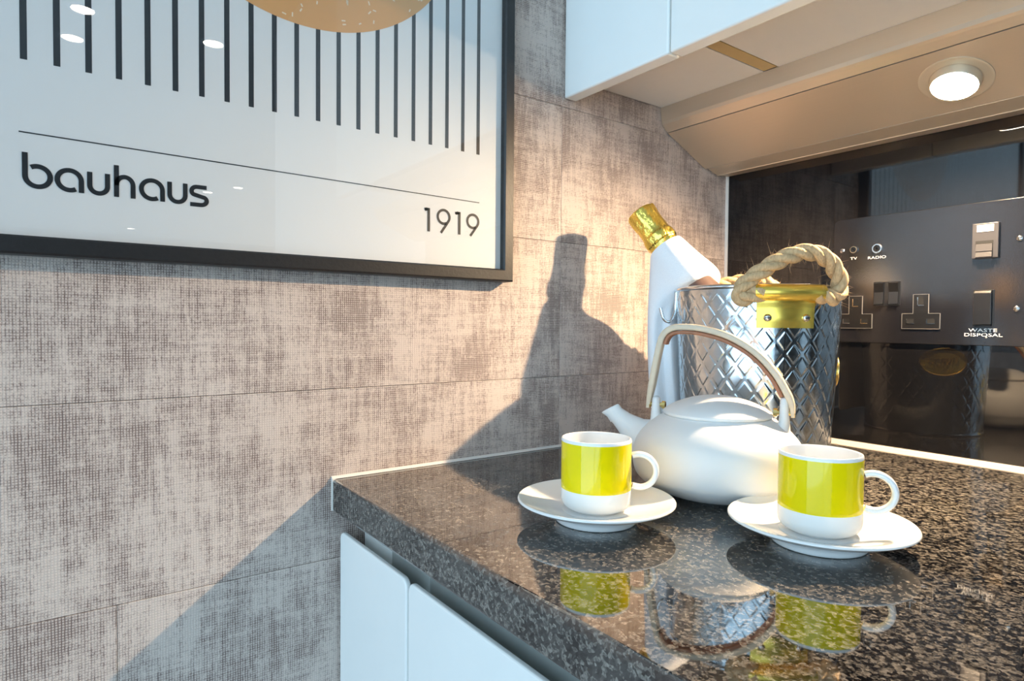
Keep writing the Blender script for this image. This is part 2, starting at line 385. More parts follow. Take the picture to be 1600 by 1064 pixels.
for k in range(4): rail(O[k], O[(k+1) % 4], I[k], I[(k+1) % 4])
b = MB(); b.box((.002, FY0+.004, FZ0+.004), (.012, FY1-.004, FZ1-.004)); PAPER = b.build('print_sheet', 'paper', t)
b = MB(); b.box((.0142, FY0+.006, FZ0+.006), (.0160, FY1-.006, FZ1-.006)); b.build('glazing', 'pane', t)
XP = .0121
def flat(name, mat, polys):
    q = MB()
    for pts in polys: q.add([(XP, y, z) for y, z in pts], [tuple(range(len(pts)))])
    o = q.build(name, mat, PAPER)
    return o
def ribbon(pts, wd, closed=False):
    """quads of constant width along a 2D line"""
    P = [Vector(p) for p in pts]; L_, R_ = [], []
    for k in range(len(P)):
        d = (P[(k+1) % len(P)]-P[k-1]) if closed else (P[min(k+1, len(P)-1)]-P[max(k-1, 0)])
        d.normalize(); n_ = Vector((-d.y, d.x)); L_.append(P[k]+n_*wd/2); R_.append(P[k]-n_*wd/2)
    return [(L_[k], L_[k+1], R_[k+1], R_[k]) for k in range(len(P)-1)]+([(L_[-1], L_[0], R_[0], R_[-1])] if closed else [])
def arc(cx, cy, rx, ry, a0, a1, n=24): return [(cx+rx*math.cos(math.radians(a0+(a1-a0)*i/n)), cy+ry*math.sin(math.radians(a0+(a1-a0)*i/n))) for i in range(n+1)]
# stripes: pitch falls evenly, foot on one level, top hidden by the disc in the middle
CY, CZ, CR = -.6502, .5882, .1669
bars = [(-.8522+(-.4610+.8522)*i/20) for i in range(21)]
bars += [bars[0]-.01956*(i+1) for i in range(18)]
for y in bars:
    z1 = .86
    o = flat('stripe', 'ink', [[(y-.0021, .3405 - .0002*((y+.86)/.4*20)*0 - (y+.86)*.011), (y+.0021, .3405-(y+.86)*.011), (y+.0021, z1), (y-.0021, z1)]])
XP = .0122
flat('disc', 'orange', [[(CY+CR*math.cos(a), CZ+CR*math.sin(a)) for a in [2*PI*i/160 for i in range(160)]]])
XP = .0123
cf = []
for i in range(260):
    a = random.uniform(0, 2*PI); r = CR*math.sqrt(random.random())*.97; y, z = CY+r*math.cos(a), CZ+r*math.sin(a)
    an = random.uniform(0, PI); l = random.uniform(.0012, .0032); d = Vector((math.cos(an), math.sin(an)))*l; e = Vector((-math.sin(an), math.cos(an)))*.00065; c_ = Vector((y, z))
    cf.append([c_-d-e, c_+d-e, c_+d+e, c_-d+e])
o = flat('confetti', 'confetti', cf); o['kind'] = 'stuff'
flat('rule_line', 'ink', [[(-.8555, .2877), (-.459, .2837), (-.459, .2845), (-.8555, .2886)]])
# lettering drawn as even strokes
SW = .0034
def letter(name, strokes, wd=SW):
    ps = []
    for s_ in strokes: ps += ribbon(s_, wd)
    flat(name, 'ink', ps)
base_z, r_ = .2484+.0087, .0074
def bowl(cx, a0, a1): return arc(cx, base_z, r_, r_, a0, a1)
letter('letter', [[(-.8522, .2738), (-.8522, base_z)]+arc(-.8522+r_, base_z, r_, r_, 180, 482, 30)])
for cx in (-.8258, -.7716): letter('letter', [[(cx+r_, base_z-.0086), (cx+r_, base_z)]+arc(cx, base_z, r_, r_, 0, 302, 30)])
for cx in (-.8074, -.7534): letter('letter', [[(cx-.0057, .2653), (cx-.0057, .2553)]+arc(cx, .2553, .0057, .0057, 180, 360, 16)+[(cx+.0057, .2653)]])
letter('letter', [[(-.7958, .2730), (-.7958, .2484)], [(-.7958, .2575)]+arc(-.7902, .2583, .0055, .0062, 180, 0, 16)+[(-.7847, .2484)]])
letter('letter', [[(-.7316, .2638), (-.7390, .2638)]+arc(-.7390, .2601, .0040, .0037, 90, 225, 12)+arc(-.7360, .2527, .0044, .0036, 45, -90, 12)+[(-.7441, .2491)]])
for x0 in (-.5213, -.4843): letter('digit', [[(x0-.0045, .2691), (x0-.0014, .2703)], [(x0, .2713), (x0, .2472)]], .0031)
letter('digit', [[(-.5262, .2700), (-.5215, .2700)]], .0026); letter('digit', [[(-.4897, .2697), (-.4845, .2697)]], .0026)
for cx, cz in ((-.5035, .2640), (-.4671, .2630)):
    letter('digit', [arc(cx, cz, .0071, .0071, 300, -25, 30)+[(cx+.0057, cz-.0043), (cx-.0032, .2470)]], .0027)

# ------------------------------------------------------------------ switch and socket plate on the splashback
t = thing('socket_plate', (.274, 0, .132), 'glossy dark grey switch and socket plate screwed to the black splashback', 'socket plate')
def fp(pts, y0, y1, mat, name, par=None, bev=0):
    q = MB(); q.prism(pts, 1, y0, y1); o = q.build(name, mat, par if par is not None else t)
    if bev:
        m_ = o.modifiers.new('bevel', 'BEVEL'); m_.width = bev; m_.segments = 2; m_.limit_method = 'ANGLE'
    return o
PF = -.0028
fp(rrect(.169, .3795, .1318, .2915, .007), PF, -.0001, 'plate', 'cover_plate', bev=.0008)
def disc(cx, cz, prof, mat, name, par=None, n=32):
    M = Matrix(((1, 0, 0, cx), (0, 0, -1, PF), (0, 1, 0, cz), (0, 0, 0, 1))); q = MB(); q.lathe(prof, M, n); return q.build(name, mat, par if par is not None else t)
for cx, cz in ((.1807, .2508), (.1762, .1783), (.3672, .2478), (.3662, .1727)):
    o = disc(cx, cz, [(.0030, 0), (.0030, .0006), (.0022, .0014), (0, .0017)], 'chrome', 'screw')
    q = MB(); q.box((cx-.0024, PF-.0020, cz-.0004), (cx+.0024, PF-.0012, cz+.0004)); q.build('screw_slot', 'hole', o)
for cx, cz, s_, nm in ((.1957, .2508, .78, 'TV'), (.2242, .2498, 1.0, 'RADIO')):
    o = disc(cx, cz, [(.0062*s_, 0), (.0062*s_, .0022), (.0056*s_, .0028), (.0044*s_, .0028), (.0040*s_, .0008), (0, .0006)], 'chrome', 'aerial_socket')
    disc(cx, cz, [(.0039*s_, .0007), (.0039*s_, .0016), (.0022*s_, .0018), (.0016*s_, .0030), (.0014*s_, .0010), (0, .001)], 'socket', 'socket_core', o)
def lettering(s_, cx, cz, size, xs, mat='print_white'):
    vs, fs = text_mesh(s_, size, xs); q = MB(); q.add([(cx+x, PF-.00012, cz+z) for x, z in vs], fs); o = q.build('lettering', mat, t); return o
lettering('TV', .1952, .2396, .0048, 1.5); lettering('RADIO', .2234, .2388, .0048, 1.5)
lettering('WASTE', .3365, .1489, .0053, 1.55); lettering('DISPOSAL', .3367, .1438, .0053, 1.55)
lettering('*', .3400, .1405, .0045, 1.0)
# twin rocker
o = fp(rrect(.2208, .2516, .1782, .2082, .001), PF-.0006, PF+.0003, 'socket', 'switch_surround')
for x0, x1 in ((.2222, .2330), (.2392, .2500)):
    q = MB(); q.prism([(PF-.0005, .1796), (PF-.0036, .1803), (PF-.0018, .195), (PF-.0042, .2062), (PF-.0005, .2070)], 0, x0, x1); q.build('rocker', 'socket', o)
def outlet(cx):
    pts = [(cx-.0203, .1500), (cx+.0203, .1500), (cx+.0203, .1682), (cx+.0082, .1682), (cx+.0082, .1910), (cx-.0082, .1910), (cx-.0082, .1682), (cx-.0203, .1682)]
    o = fp(pts, PF-.0008, PF+.0003, 'socket', 'socket_outlet')
    q = MB(); ring = pts+[pts[0]]
    for k in range(len(pts)):
        a, c = Vector(ring[k]), Vector(ring[k+1]); d = (c-a).normalized()*.0002; n_ = Vector((-d.y, d.x))
        q.prism([a-d-n_, c+d-n_, c+d+n_, a-d+n_], 1, PF-.0012, PF+.0001)
    q.build('socket_edge', 'edge', o)  # thin pale strips along the outlet's outline
    for hx, hz, w_, h_ in ((cx, .1830, .0030, .0046), (cx-.0110, .1592, .0037, .0026), (cx+.0110, .1592, .0037, .0026)):
        q = MB(); q.prism(rrect(hx-w_, hx+w_, hz-h_, hz+h_, .0004, 2), 1, PF-.0010, PF-.0007); h = q.build('pin_hole', 'hole', o)
        q = MB(); q.box((hx-w_-.0004, PF-.0012, hz-h_-.0009), (hx+w_+.0004, PF-.0007, hz-h_+.0001)); q.box((hx-w_-.0010, PF-.0012, hz-h_-.0009), (hx-w_, PF-.0007, hz+h_)); q.build('pin_hole_edge', 'chrome', o)
outlet(.1993); outlet(.2745)
# data module
o = fp(rrect(.3255, .3498, .2286, .2672, .0006), PF-.0045, PF+.0003, 'grey', 'data_module', bev=.0007)
q = MB(); q.box((.3300, PF-.0050, .2578), (.3455, PF-.0044, .2652)); q.build('module_label', 'label', o)
q = MB(); q.box((.3290, PF-.0049, .2298), (.3452, PF-.0044, .2478)); q.build('shutter_recess', 'hole', o)
q = MB(); q.prism([(PF-.0048, .2295), (PF-.0072, .2300), (PF-.0060, .2355), (PF-.0066, .2362), (PF-.0055, .2440), (PF-.0048, .2442)], 0, .3296, .3447); q.build('shutter', 'grey', o)
# waste disposal switch
o = fp(rrect(.3270, .3464, .1528, .1942, .0008), PF-.0010, PF+.0003, 'socket', 'switch_surround', bev=.0003)
q = MB(); q.prism([(PF-.0008, .1545), (PF-.0042, .1552), (PF-.0058, .1900), (PF-.0040, .1930), (PF-.0008, .1933)], 0, .3284, .3450); w_ = q.build('rocker', 'socket', o)
m_ = w_.modifiers.new('bevel', 'BEVEL'); m_.width = .0006; m_.segments = 2

# ------------------------------------------------------------------ cups and saucers
def make_saucer(cx, cy, label):
    t = thing('saucer', (cx, cy, 0), label, 'saucer', 'white saucers on the worktop')
    M = Matrix.Translation((cx, cy, 0))
    prof = [(0, .0022), (.026, .0022), (.0275, .0004), (.0300, .0002), (.0312, .0012), (.0325, .0056), (.040, .0082), (.052, .0122), (.0598, .0158), (.0608, .0168), (.0602, .0178), (.0588, .0178), (.051, .0150), (.040, .0116), (.030, .0092), (.0255, .0084), (.0240, .0088), (.0, .0088)]
    b = MB(); b.lathe([(max(r, 0), z) for r, z in smooth_prof(prof)], M, 96); b.build('dish', 'glaze', t)
    return t
def smooth_prof(p, n=4):
    return [(max(q.x, 0), q.y) for q in catmull([(a, b_) for a, b_ in p], n)]
def make_cup(cx, cy, ang, label):
    z0 = .0090; t = thing('espresso_cup', (cx, cy, z0), label, 'cup', 'yellow and white cups on saucers')
    M = Matrix.Translation((cx, cy, 0)); R = .0271
    out = [(0, z0+.0012), (.0165, z0+.0012), (.0180, z0), (.0195, z0)]+[(.0195+(R-.0195)*math.sin(a), z0+.0010+.0085*(1-math.cos(a))) for a in [PI/2*i/10 for i in range(1, 11)]]
    out += [(R, .022), (R, .0262)]; k1 = len(out)-1; out += [(R, .035), (R, .050), (R, .0622)]; k2 = len(out)-1
    out += [(R, .0634), (R-.0005, .0645), (R-.0012, .0647), (R-.0019, .0642), (R-.0022, .0620), (R-.0023, .03), (R-.004, .0165), (.017, .0125), (0, .0120)]
    b = MB(); b.lathe(out, M, 96, band=lambda k: 1 if k1 <= k < k2 else 0); b.build('cup_body', ['glaze', 'yellow'], t)
    # ring handle, flattened band
    d = Vector((math.cos(ang), math.sin(ang), 0)); c = Vector((cx, cy, .0402))+d*(R+.0058); nrm = Vector((-d.y, d.x, 0)); ro = .0126
    a0 = math.acos(-.0058/ro*.92) if True else 0
    pts = [c+d*(ro*math.cos(a))+Vector((0, 0, ro*math.sin(a))) for a in [(-a0+2*a0*i/40) for i in range(41)]]
    b = MB(); b.tube(pts, 1.0, 14, flat=(.0034, .00235, nrm)); b.build('handle', 'glaze', t)
    return t
make_saucer(.2395, -.4967, 'white saucer under the left yellow cup, near the counter edge')
make_saucer(.3665, -.4034, 'white saucer under the right yellow cup, in front of the teapot')
make_cup(.2395, -.4967, math.radians(44), 'yellow cup with white base, on the left saucer in front of the spout')
make_cup(.3665, -.4034, math.radians(27), 'yellow cup with white base, on the right saucer nearest the sockets')

# ------------------------------------------------------------------ teapot
TC = Vector((.2482, -.3577, 0)); TA = math.radians(26.33); E_ = Vector((math.cos(TA), math.sin(TA), 0)); N_ = Vector((E_.y, -E_.x, 0))
def tp(s_, z, n_=0): return TC+E_*s_+N_*n_+Vector((0, 0, z))
t = thing('teapot', TC, 'white matt teapot with arched strap handle, between cups and metal bucket', 'teapot')
MT = Matrix.Translation(TC)
body = smooth_prof([(0, .0015), (.026, .0015), (.0275, .0002), (.030, .0002), (.0335, .0014), (.046, .0040), (.060, .0100), (.0700, .0185), (.0732, .0290), (.0728, .0400), (.0695, .0505), (.0620, .0600), (.0530, .0675), (.0465, .0712), (.0455, .0718), (.040, .0715), (.0, .0715)], 5)
b = MB(); b.lathe(body, MT, 96); TB = b.build('body', 'matte', t)
b = MB(); b.lathe(smooth_prof([(0, .0717), (.040, .0717), (.0452, .0722), (.0468, .0740), (.0460, .0757), (.0400, .0800), (.0300, .0845), (.018, .0880), (.008, .0895), (0, .0898)], 5), MT, 96); b.build('lid', 'matte', t)
rings = []
for c, d, ra, rb in [((-.046, .0400), 58, .0285, .0270), ((-.0625, .0480), 46, .0225, .0190), ((-.0772, .0548), 38, .0134, .0118), ((-.0870, .0614), 34, .0098, .0084), ((-.0948, .0672), 32, .0084, .0064), ((-.0995, .0711), 30, .0096, .0060)]:
    a = math.radians(d); u = E_*math.cos(a)+Vector((0, 0, math.sin(a))); o_ = tp(*c)
    rings.append((o_, u, ra, rb))
rr = []
for k in range(len(rings)-1):
    for i in range(4):
        f = i/4; o_ = rings[k][0].lerp(rings[k+1][0], f); u = rings[k][1].lerp(rings[k+1][1], f).normalized(); ra = rings[k][2]*(1-f)+rings[k+1][2]*f; rb = rings[k][3]*(1-f)+rings[k+1][3]*f
        rr.append([o_+u*(ra*math.cos(a))+N_*(rb*math.sin(a)) for a in [2*PI*i_/28 for i_ in range(28)]])
o_, u, ra, rb = rings[-1]; nn = u.cross(N_); nn = nn if nn.dot(-E_) > 0 else -nn
for s_, dp in ((1.0, 0), (.86, .0004), (.72, -.001), (.62, -.012)):
    rr.append([o_+nn*dp+u*(ra*s_*math.cos(a))+N_*(rb*s_*math.sin(a)) for a in [2*PI*i_/28 for i_ in range(28)]])
b = MB(); b.loft(rr, (False, True)); b.build('spout', 'matte', t)
for s_, zt in ((-.0545, .0862), (.0555, .0915)):
    sg = 1 if s_ > 0 else -1
    pts = [tp(s_-sg*.002, .0560), tp(s_-sg*.001, .0630), tp(s_, .070), tp(s_, .0775), tp(s_, zt-.002), tp(s_, zt-.0003)]
    b = MB(); b.tube(catmull(pts, 4), [x for x in [v.x for v in catmull([(.0115, 0), (.0085, 0), (.0062, 0), (.0053, 0), (.0044, 0), (.0016, 0)], 4)]], 16, flat=(.75, 1.15, E_)); b.build('lug', 'matte', t)
    M = Matrix((( E_.x, N_.x, 0, 0), (E_.y, N_.y, 0, 0), (0, 0, 1, 0), (0, 0, 0, 1))) @ Matrix.Rotation(PI/2, 4, 'Y'); M.translation = tp(s_, .0778)
    b = MB(); b.lathe([(.0036, .0055), (.0036, .0085), (.0022, .0085), (.0022, -.0085), (.0036, -.0085), (.0036, -.0055)], M, 8)
    b.build('brass_pin', 'brassnut', t)
hpth = [(-.0618, .0745), (-.0600, .0860), (-.0570, .1028), (-.0519, .1299), (-.0478, .1425), (-.0405, .1485), (-.0294, .1500), (-.0123, .1484), (.0098, .1418), (.0313, .1288), (.0471, .1118), (.0564, .0960), (.0610, .0850), (.0620, .0750)]
hc = catmull(hpth, 6)
def strap(offset_in, thick, wid, mat, name, par, k0=0, k1=None):
    pts = hc[k0:k1]; rings = []
    for k, p in enumerate(pts):
        i = k+k0; d = Vector(hc[min(i+1, len(hc)-1)])-Vector(hc[max(i-1, 0)]); d.normalize(); inn = Vector((d.y, -d.x))   # towards the lid
        e = min(i, len(hc)-1-i)/10; wf = wid*(.55+.45*min(1, e)); tf = thick*(.5+.5*min(1, e)) if offset_in < .001 else thick
        c_ = Vector(p)+inn*offset_in
        prof = rrect(-tf/2, tf/2, -wf/2, wf/2, min(tf, wf)*.3, 3)
        rings.append([tp(c_.x+inn.x*a, c_.y+inn.y*a, n_) for a, n_ in prof])
    q = MB(); q.loft(rings); return q.build(name, mat, par)
ST = strap(-.0004, .0058, .0115, 'strap', 'handle', t)
strap(.0044, .0032, .0112, 'lining', 'handle_lining', ST, 20, len(hc)-11)

# ------------------------------------------------------------------ champagne bucket
BC = Vector((.195, -.218, 0)); BH = .1905; RB, RT = .0741, .0842
t = thing('champagne_bucket', BC, 'silver metal bucket with embossed diamonds and rope handles, behind the teapot', 'bucket')
def br(z): return RB+(RT-RB)*z/BH
ND, PV = 28, .0250
NA, NZ = ND*30, 270
AZ = math.radians(-38)
def emb(a, z):
    """raised diamond pads with narrow grooves"""
    u = (a-AZ)/(2*PI)*ND; v = z/PV
    p, q_ = u+v, u-v
    f = min(abs((p % 1)-.5), 9); g = abs((q_ % 1)-.5)
    e = .5-max(f, g)                       # 0 on the groove, .5 in the middle
    h = min(1, max(0, (e-.11)/.035)); h = h*h*(3-2*h)
    fade = min(1, max(0, (BH-.0055-z)/.004))*min(1, max(0, (z-.004)/.004))
    return .00038*(h-.6)*fade
b = MB(); vs = []; fs = []
for k in range(NZ+1):
    z = BH*k/NZ
    for i in range(NA):
        a = 2*PI*i/NA; r = br(z)+emb(a, z); vs.append((BC.x+r*math.cos(a), BC.y+r*math.sin(a), z))
for k in range(NZ):
    for i in range(NA): fs.append((k*NA+i, k*NA+(i+1) % NA, (k+1)*NA+(i+1) % NA, (k+1)*NA+i))
b.add(vs, fs, 0, True)
MBk = Matrix.Translation(BC)
b.lathe([(RT-.0012, BH), (br(.1)-.0012, .1), (br(.004)-.0012, .004), (0, .004)], MBk, 96, cap=(False, True)); b.lathe([(RB, 0), (0, .0004)], MBk, 96, cap=(False, True))
BB = b.build('bucket_wall', 'zinc', t)
b = MB(); b.tube([(BC.x+(RT+.0004)*math.cos(a), BC.y+(RT+.0004)*math.sin(a), BH) for a in [2*PI*i/120 for i in range(120)]], .0023, 10, closed=True); b.build('rolled_rim', 'chrome', t)
b = MB(); b.tube([(BC.x+(RB+.0004)*math.cos(a), BC.y+(RB+.0004)*math.sin(a), .0022) for a in [2*PI*i/120 for i in range(120)]], .0020, 8, closed=True); b.build('base_ring', 'chrome', t)
def cy(az, u, z, h=0):
    r = br(z)+h; a = az+u/RT; return Vector((BC.x+r*math.cos(a), BC.y+r*math.sin(a), z))
b = MB()
for z0, z1 in ((.002, .185),):
    n_ = 30; L0 = [cy(AZ, .0002, z0+(z1-z0)*i/n_, .0006) for i in range(n_+1)]; L1 = [cy(AZ, .0004, z0+(z1-z0)*i/n_, .0002) for i in range(n_+1)]; L2 = [cy(AZ, -.0004, z0+(z1-z0)*i/n_, .0006) for i in range(n_+1)]
    b.add(L0+L1+L2, [(i, i+1, n_+2+i, n_+1+i) for i in range(n_)]+[(i, 2*n_+2+i, 2*n_+3+i, i+1) for i in range(n_)], 0, False)
b.build('side_seam_shadow', 'hole', t)  # seam with its shadow painted in as a thin dark line
def curved_slab(name, mat, par, az, outline, h0, h1, zf):
    """outline in (u, z) extruded radially"""
    n_ = len(outline); q = MB(); A = [cy(az, u, z, h0) for u, z in outline]; B_ = [cy(az, u, z, h1(u, z)) for u, z in outline]
    c0 = Vector(((sum(p[0] for p in outline)/n_), (sum(p[1] for p in outline)/n_)))
    q.add(A+B_+[cy(az, c0.x, c0.y, h1(c0.x, c0.y))], [(i, (i+1) % n_, n_+(i+1) % n_, n_+i) for i in range(n_)]+[(n_+i, n_+(i+1) % n_, 2*n_) for i in range(n_)], 0, False)
    return q.build(name, mat, par)
def bracket(az):
    q = MB(); nu, nz = 22, 10; W_ = .0275
    def fr(u, z): return .0028+.0012*math.exp(-((u/.018)**2+((z-.160)/.007)**2))*1.2+(.0008 if z > .1725 else 0)
    for h_off, flip in ((0, False), (-.0014, True)):
        vs = [cy(az, -W_+2*W_*i/nu, .1500+(.1790-.1500)*k/nz, fr(-W_+2*W_*i/nu, .15+.029*k/nz)+h_off) for k in range(nz+1) for i in range(nu+1)]
        q.add(vs, [(k*(nu+1)+i, k*(nu+1)+i+1, (k+1)*(nu+1)+i+1, (k+1)*(nu+1)+i) for k in range(nz) for i in range(nu)], 0, True)
    per = [(-W_+2*W_*i/nu, .15) for i in range(nu+1)]+[(W_, .15+.029*k/nz) for k in range(1, nz+1)]+[(W_-2*W_*i/nu, .179) for i in range(1, nu+1)]+[(-W_, .179-.029*k/nz) for k in range(1, nz)]
    n_ = len(per); q.add([cy(az, u, z, fr(u, z)) for u, z in per]+[cy(az, u, z, fr(u, z)-.0014) for u, z in per], [(i, (i+1) % n_, n_+(i+1) % n_, n_+i) for i in range(n_)])
    q.tube([cy(az, -.0285+.057*i/20, .1838, .0095) for i in range(21)], .0078, 20)
    o = q.build('handle_bracket', 'brass', t)
    for u in (-.0178, .0178):
        p = cy(az, u, .1598, .0040); d = (cy(az, u, .1598, .01)-p).normalized(); M = d.to_track_quat('Z', 'Y').to_matrix().to_4x4(); M.translation = p
        s_ = MB(); s_.lathe([(.0037, -.0012), (.0037, .0005), (.0030, .0016), (.0016, .0023), (0, .0025)], M, 20); s_.build('screw', 'chrome', o)
        s_ = MB(); s_.box((-.0028, -.0004, .0018), (.0028, .0004, .0027)); s_.v = [tuple(M @ Vector(v)) for v in s_.v]; s_.build('screw_slot', 'hole', o)
    return o
bracket(AZ); bracket(AZ+PI)
def rope(az, path):
    ctr = catmull(path, 14); ctr = [cy(az, p[0], min(p[1], 9), p[2]) for p in ctr]; n_ = len(ctr)
    t_ = MB(); lens = [0]
    for i in range(1, n_): lens.append(lens[-1]+(ctr[i]-ctr[i-1]).length)
    ref = Vector((math.cos(az), math.sin(az), 0)); frames = []
    for i in range(n_):
        d = (ctr[min(i+1, n_-1)]-ctr[max(i-1, 0)]).normalized(); x = (ref-d*ref.dot(d)).normalized(); ref = x; frames.append((d, x, d.cross(x)))
    first = None
    for s_ in range(3):
        pts = [ctr[i]+(frames[i][1]*math.cos(lens[i]/.0072+2*PI*s_/3)+frames[i][2]*math.sin(lens[i]/.0072+2*PI*s_/3))*.0041 for i in range(n_)]
        q = MB(); q.tube(pts, .0044, 10)
        if first is None: first = q.build('rope_handle', 'rope', t)
        else: q.build('rope_strand', 'rope', first)
    q = MB()
    for _ in range(420):
        i = random.randrange(2, n_-2); d, x, y = frames[i]; a = random.uniform(0, 2*PI); o_ = ctr[i]+(x*math.cos(a)+y*math.sin(a))*.0075
        nn_ = (x*math.cos(a)+y*math.sin(a)); l = random.choice((.0025, .004, .005, .009)) if random.random() < .93 else .014
        dr = (nn_*random.uniform(.3, 1)+d*random.uniform(-1, 1)+Vector((random.uniform(-.4, .4), random.uniform(-.4, .4), random.uniform(-.4, .4)))).normalized()
        sd = dr.orthogonal().normalized()*.00007; e_ = o_+dr*l+nn_*l*.2; mid = o_+dr*l*.5
        q.add([o_-nn_*.001+sd, o_-nn_*.001-sd, mid+sd, mid-sd, e_], [(0, 1, 3, 2), (2, 3, 4)])
    o = q.build('rope_fibres', 'rope', first); o['kind'] = 'stuff'
    return first
rope(AZ, [(-.022, .1835, .0095), (-.031, .1815, .0100), (-.0385, .1785, .0110), (-.0415, .1830, .0110), (-.0365, .1925, .0110), (-.0220, .2055, .0100), (-.0050, .2165, .0090), (.0140, .2215, .0080), (.0320, .2160, .0085), (.0450, .2025, .0095), (.0485, .1895, .0105), (.0430, .1800, .0105), (.0320, .1805, .0100), (.022, .1835, .0095)])
rope(AZ+PI, [(.022, .1835, .0095), (.031, .1815, .0100), (.0370, .1800, .0110), (.0400, .1850, .0115), (.0340, .1925, .0120), (.0200, .1995, .0120), (.0020, .2040, .0110), (-.0160, .2080, .0100), (-.0320, .2080, .0085), (-.0440, .2020, .0080), (-.0485, .1905, .0095), (-.0430, .1810, .0105), (-.0320, .1805, .0100), (-.022, .1835, .0095)])
# oval badge on the side facing the splashback
BA = AZ+PI/2
BZ = .104
oval = [(.030*math.cos(2*PI*i/48), BZ+.0185*math.sin(2*PI*i/48)) for i in range(48)]
bd = curved_slab('badge', 'brass', t, BA, oval, .0004, lambda u, z: .0016, 0)
b = MB(); b.tube([cy(BA, u, z, .0020) for u, z in oval], .0011, 8, closed=True); b.build('badge_rim', 'brassnut', bd)
vs, fs = text_mesh('LIVIVO', .0135, .95)
b = MB(); n_ = len(vs); b.add([cy(BA, x, BZ+z, .0028) for x, z in vs], fs); b.build('badge_lettering', 'brassnut', bd)
# wire hook on the left of the rim
HK = [Vector(p) for p in [(0.1327, -0.2742, 0.192), (0.1326, -0.2749, 0.1791), (0.1332, -0.2764, 0.1677), (0.1326, -0.281, 0.1584), (0.1315, -0.286, 0.1555), (0.1292, -0.2908, 0.159), (0.1273, -0.293, 0.1682), (0.1268, -0.2935, 0.171)]]
b = MB(); b.tube(catmull(HK, 6), .0017, 10); b.build('wire_hook', 'chrome', t)

# ------------------------------------------------------------------ bottle leaning in the bucket
CAP = Vector((.0707, -.2663, .2860)); hd2 = Vector((CAP.x-BC.x, CAP.y-BC.y, 0)).normalized()
BOT = BC+hd2*(-.040)+Vector((0, 0, .0520)); ax = (CAP-BOT); BL = ax.length; ax.normalize()
M = ax.to_track_quat('Z', 'Y').to_matrix().to_4x4(); M.translation = BOT
t = thing('champagne_bottle', BOT, 'green bottle with gold foil top leaning out of the metal bucket', 'bottle')
b = MB(); b.lathe(smooth_prof([(0, .006), (.018, .004), (.030, 0), (.0345, .003), (.0352, .010), (.0352, .100), (.0340, .118), (.0275, .146), (.0208, .172), (.0172, .200), (.0160, .220), (.0152, .250), (.0155, BL-.004), (.012, BL-.0018), (0, BL-.0015)], 4), M, 48); b.build('glass_body', 'greenglass', t)
b = MB(); prof = [(.0178, BL-.085), (.0172, BL-.072), (.0166, BL-.062), (.0170, BL-.054), (.0172, BL-.048), (.0186, BL-.0455), (.0190, BL-.041), (.0186, BL-.0365), (.0172, BL-.034), (.0166, BL-.026), (.0172, BL-.012), (.0174, BL-.003), (.0165, BL), (.010, BL+.0012), (0, BL+.0010)]
pr_ = smooth_prof(prof, 4); rings = []
for r, z in pr_:
    ring = []
    for i in range(72):
        a = 2*PI*i/72; k = noise.noise(Vector((math.cos(a)*2.2, math.sin(a)*2.2, z*70)))*.0009+abs(math.sin(a*5.5+z*40))*.0006
        rr_ = max(r+(k if r > .012 else 0), 1e-5); ring.append(M @ Vector((rr_*math.cos(a), rr_*math.sin(a), z)))
    rings.append(ring)
b.loft(rings, (False, True)); fo = b.build('foil_cap', 'foil', t)
b = MB(); b.lathe([(.0365*0+.0353, .045), (.0356, .046), (.0356, .098), (.0353, .099)], M, 48, cap=(False, False)); b.build('bottle_label', 'blabel', t)
b = MB(); b.lathe([(.0256, .1560), (.0236, .1640), (.0214, .1730), (.0182, .1960)], M, 48, cap=(False, False)); b.v = [tuple(Vector(v)+Vector((0, 0, .0003))) for v in b.v]; NLB = b.build('neck_label', 'blabel', t)
for z_, r_2 in ((.1560, .0260), (.1610, .0247)):
    b = MB(); b.lathe([(r_2-.0001, z_-.0006), (r_2+.0006, z_), (r_2-.0004, z_+.0008)], M, 48, cap=(False, False)); b.build('gold_line', 'foil', NLB)

# ------------------------------------------------------------------ napkin draped over the bottle neck
fv = Vector((.482, -.584, -.078)); fv = (fv-ax*fv.dot(ax)).normalized(); sv = ax.cross(fv)      # across the neck: towards the room, and sideways
def nb(th, t_, r): th = math.radians(th); p = CAP-ax*t_; return p+(sv*(-math.cos(th))*(1 if sv.x > 0 else -1)+fv*math.sin(th))*r
rowsN = [
    [nb(th, .052, .0208) for th in (-22, 8, 38, 66, 96, 130, 165, 195, 225)],
    [Vector((0.0772, -0.2507, 0.2167)), Vector((0.0867, -0.2682, 0.2182))]+[nb(th, .069, .0238) for th in (36, 66, 96, 130, 165, 195, 222)],
    [Vector((0.0780, -0.2536, 0.2042)), Vector((0.0876, -0.2711, 0.2029)), nb(38, .080, .0262)]+[nb(th, .090, .0275) for th in (64, 96, 130, 165, 192)]+[Vector((.098, -.200, .226))],
    [Vector((0.0793, -0.2559, 0.1918)), Vector((0.0882, -0.2726, 0.1893)), nb(38, .092, .0285), nb(62, .104, .0295), nb(96, .112, .0305), nb(128, .1195, .0325), Vector((0.1515, -0.1863, 0.2112)), Vector((.118, -.182, .208)), Vector((.100, -.164, .190))],
    [Vector((0.0811, -0.2576, 0.1732)), Vector((0.0889, -0.2742, 0.1712)), Vector((0.1046, -0.2765, 0.1710)), Vector((0.1067, -0.2648, 0.1756)), Vector((0.1143, -0.2627, 0.1799)), Vector((0.1082, -0.2487, 0.1850)), Vector((.106, -.205, .176)), Vector((.101, -.180, .168)), Vector((.101, -.156, .160))],
]
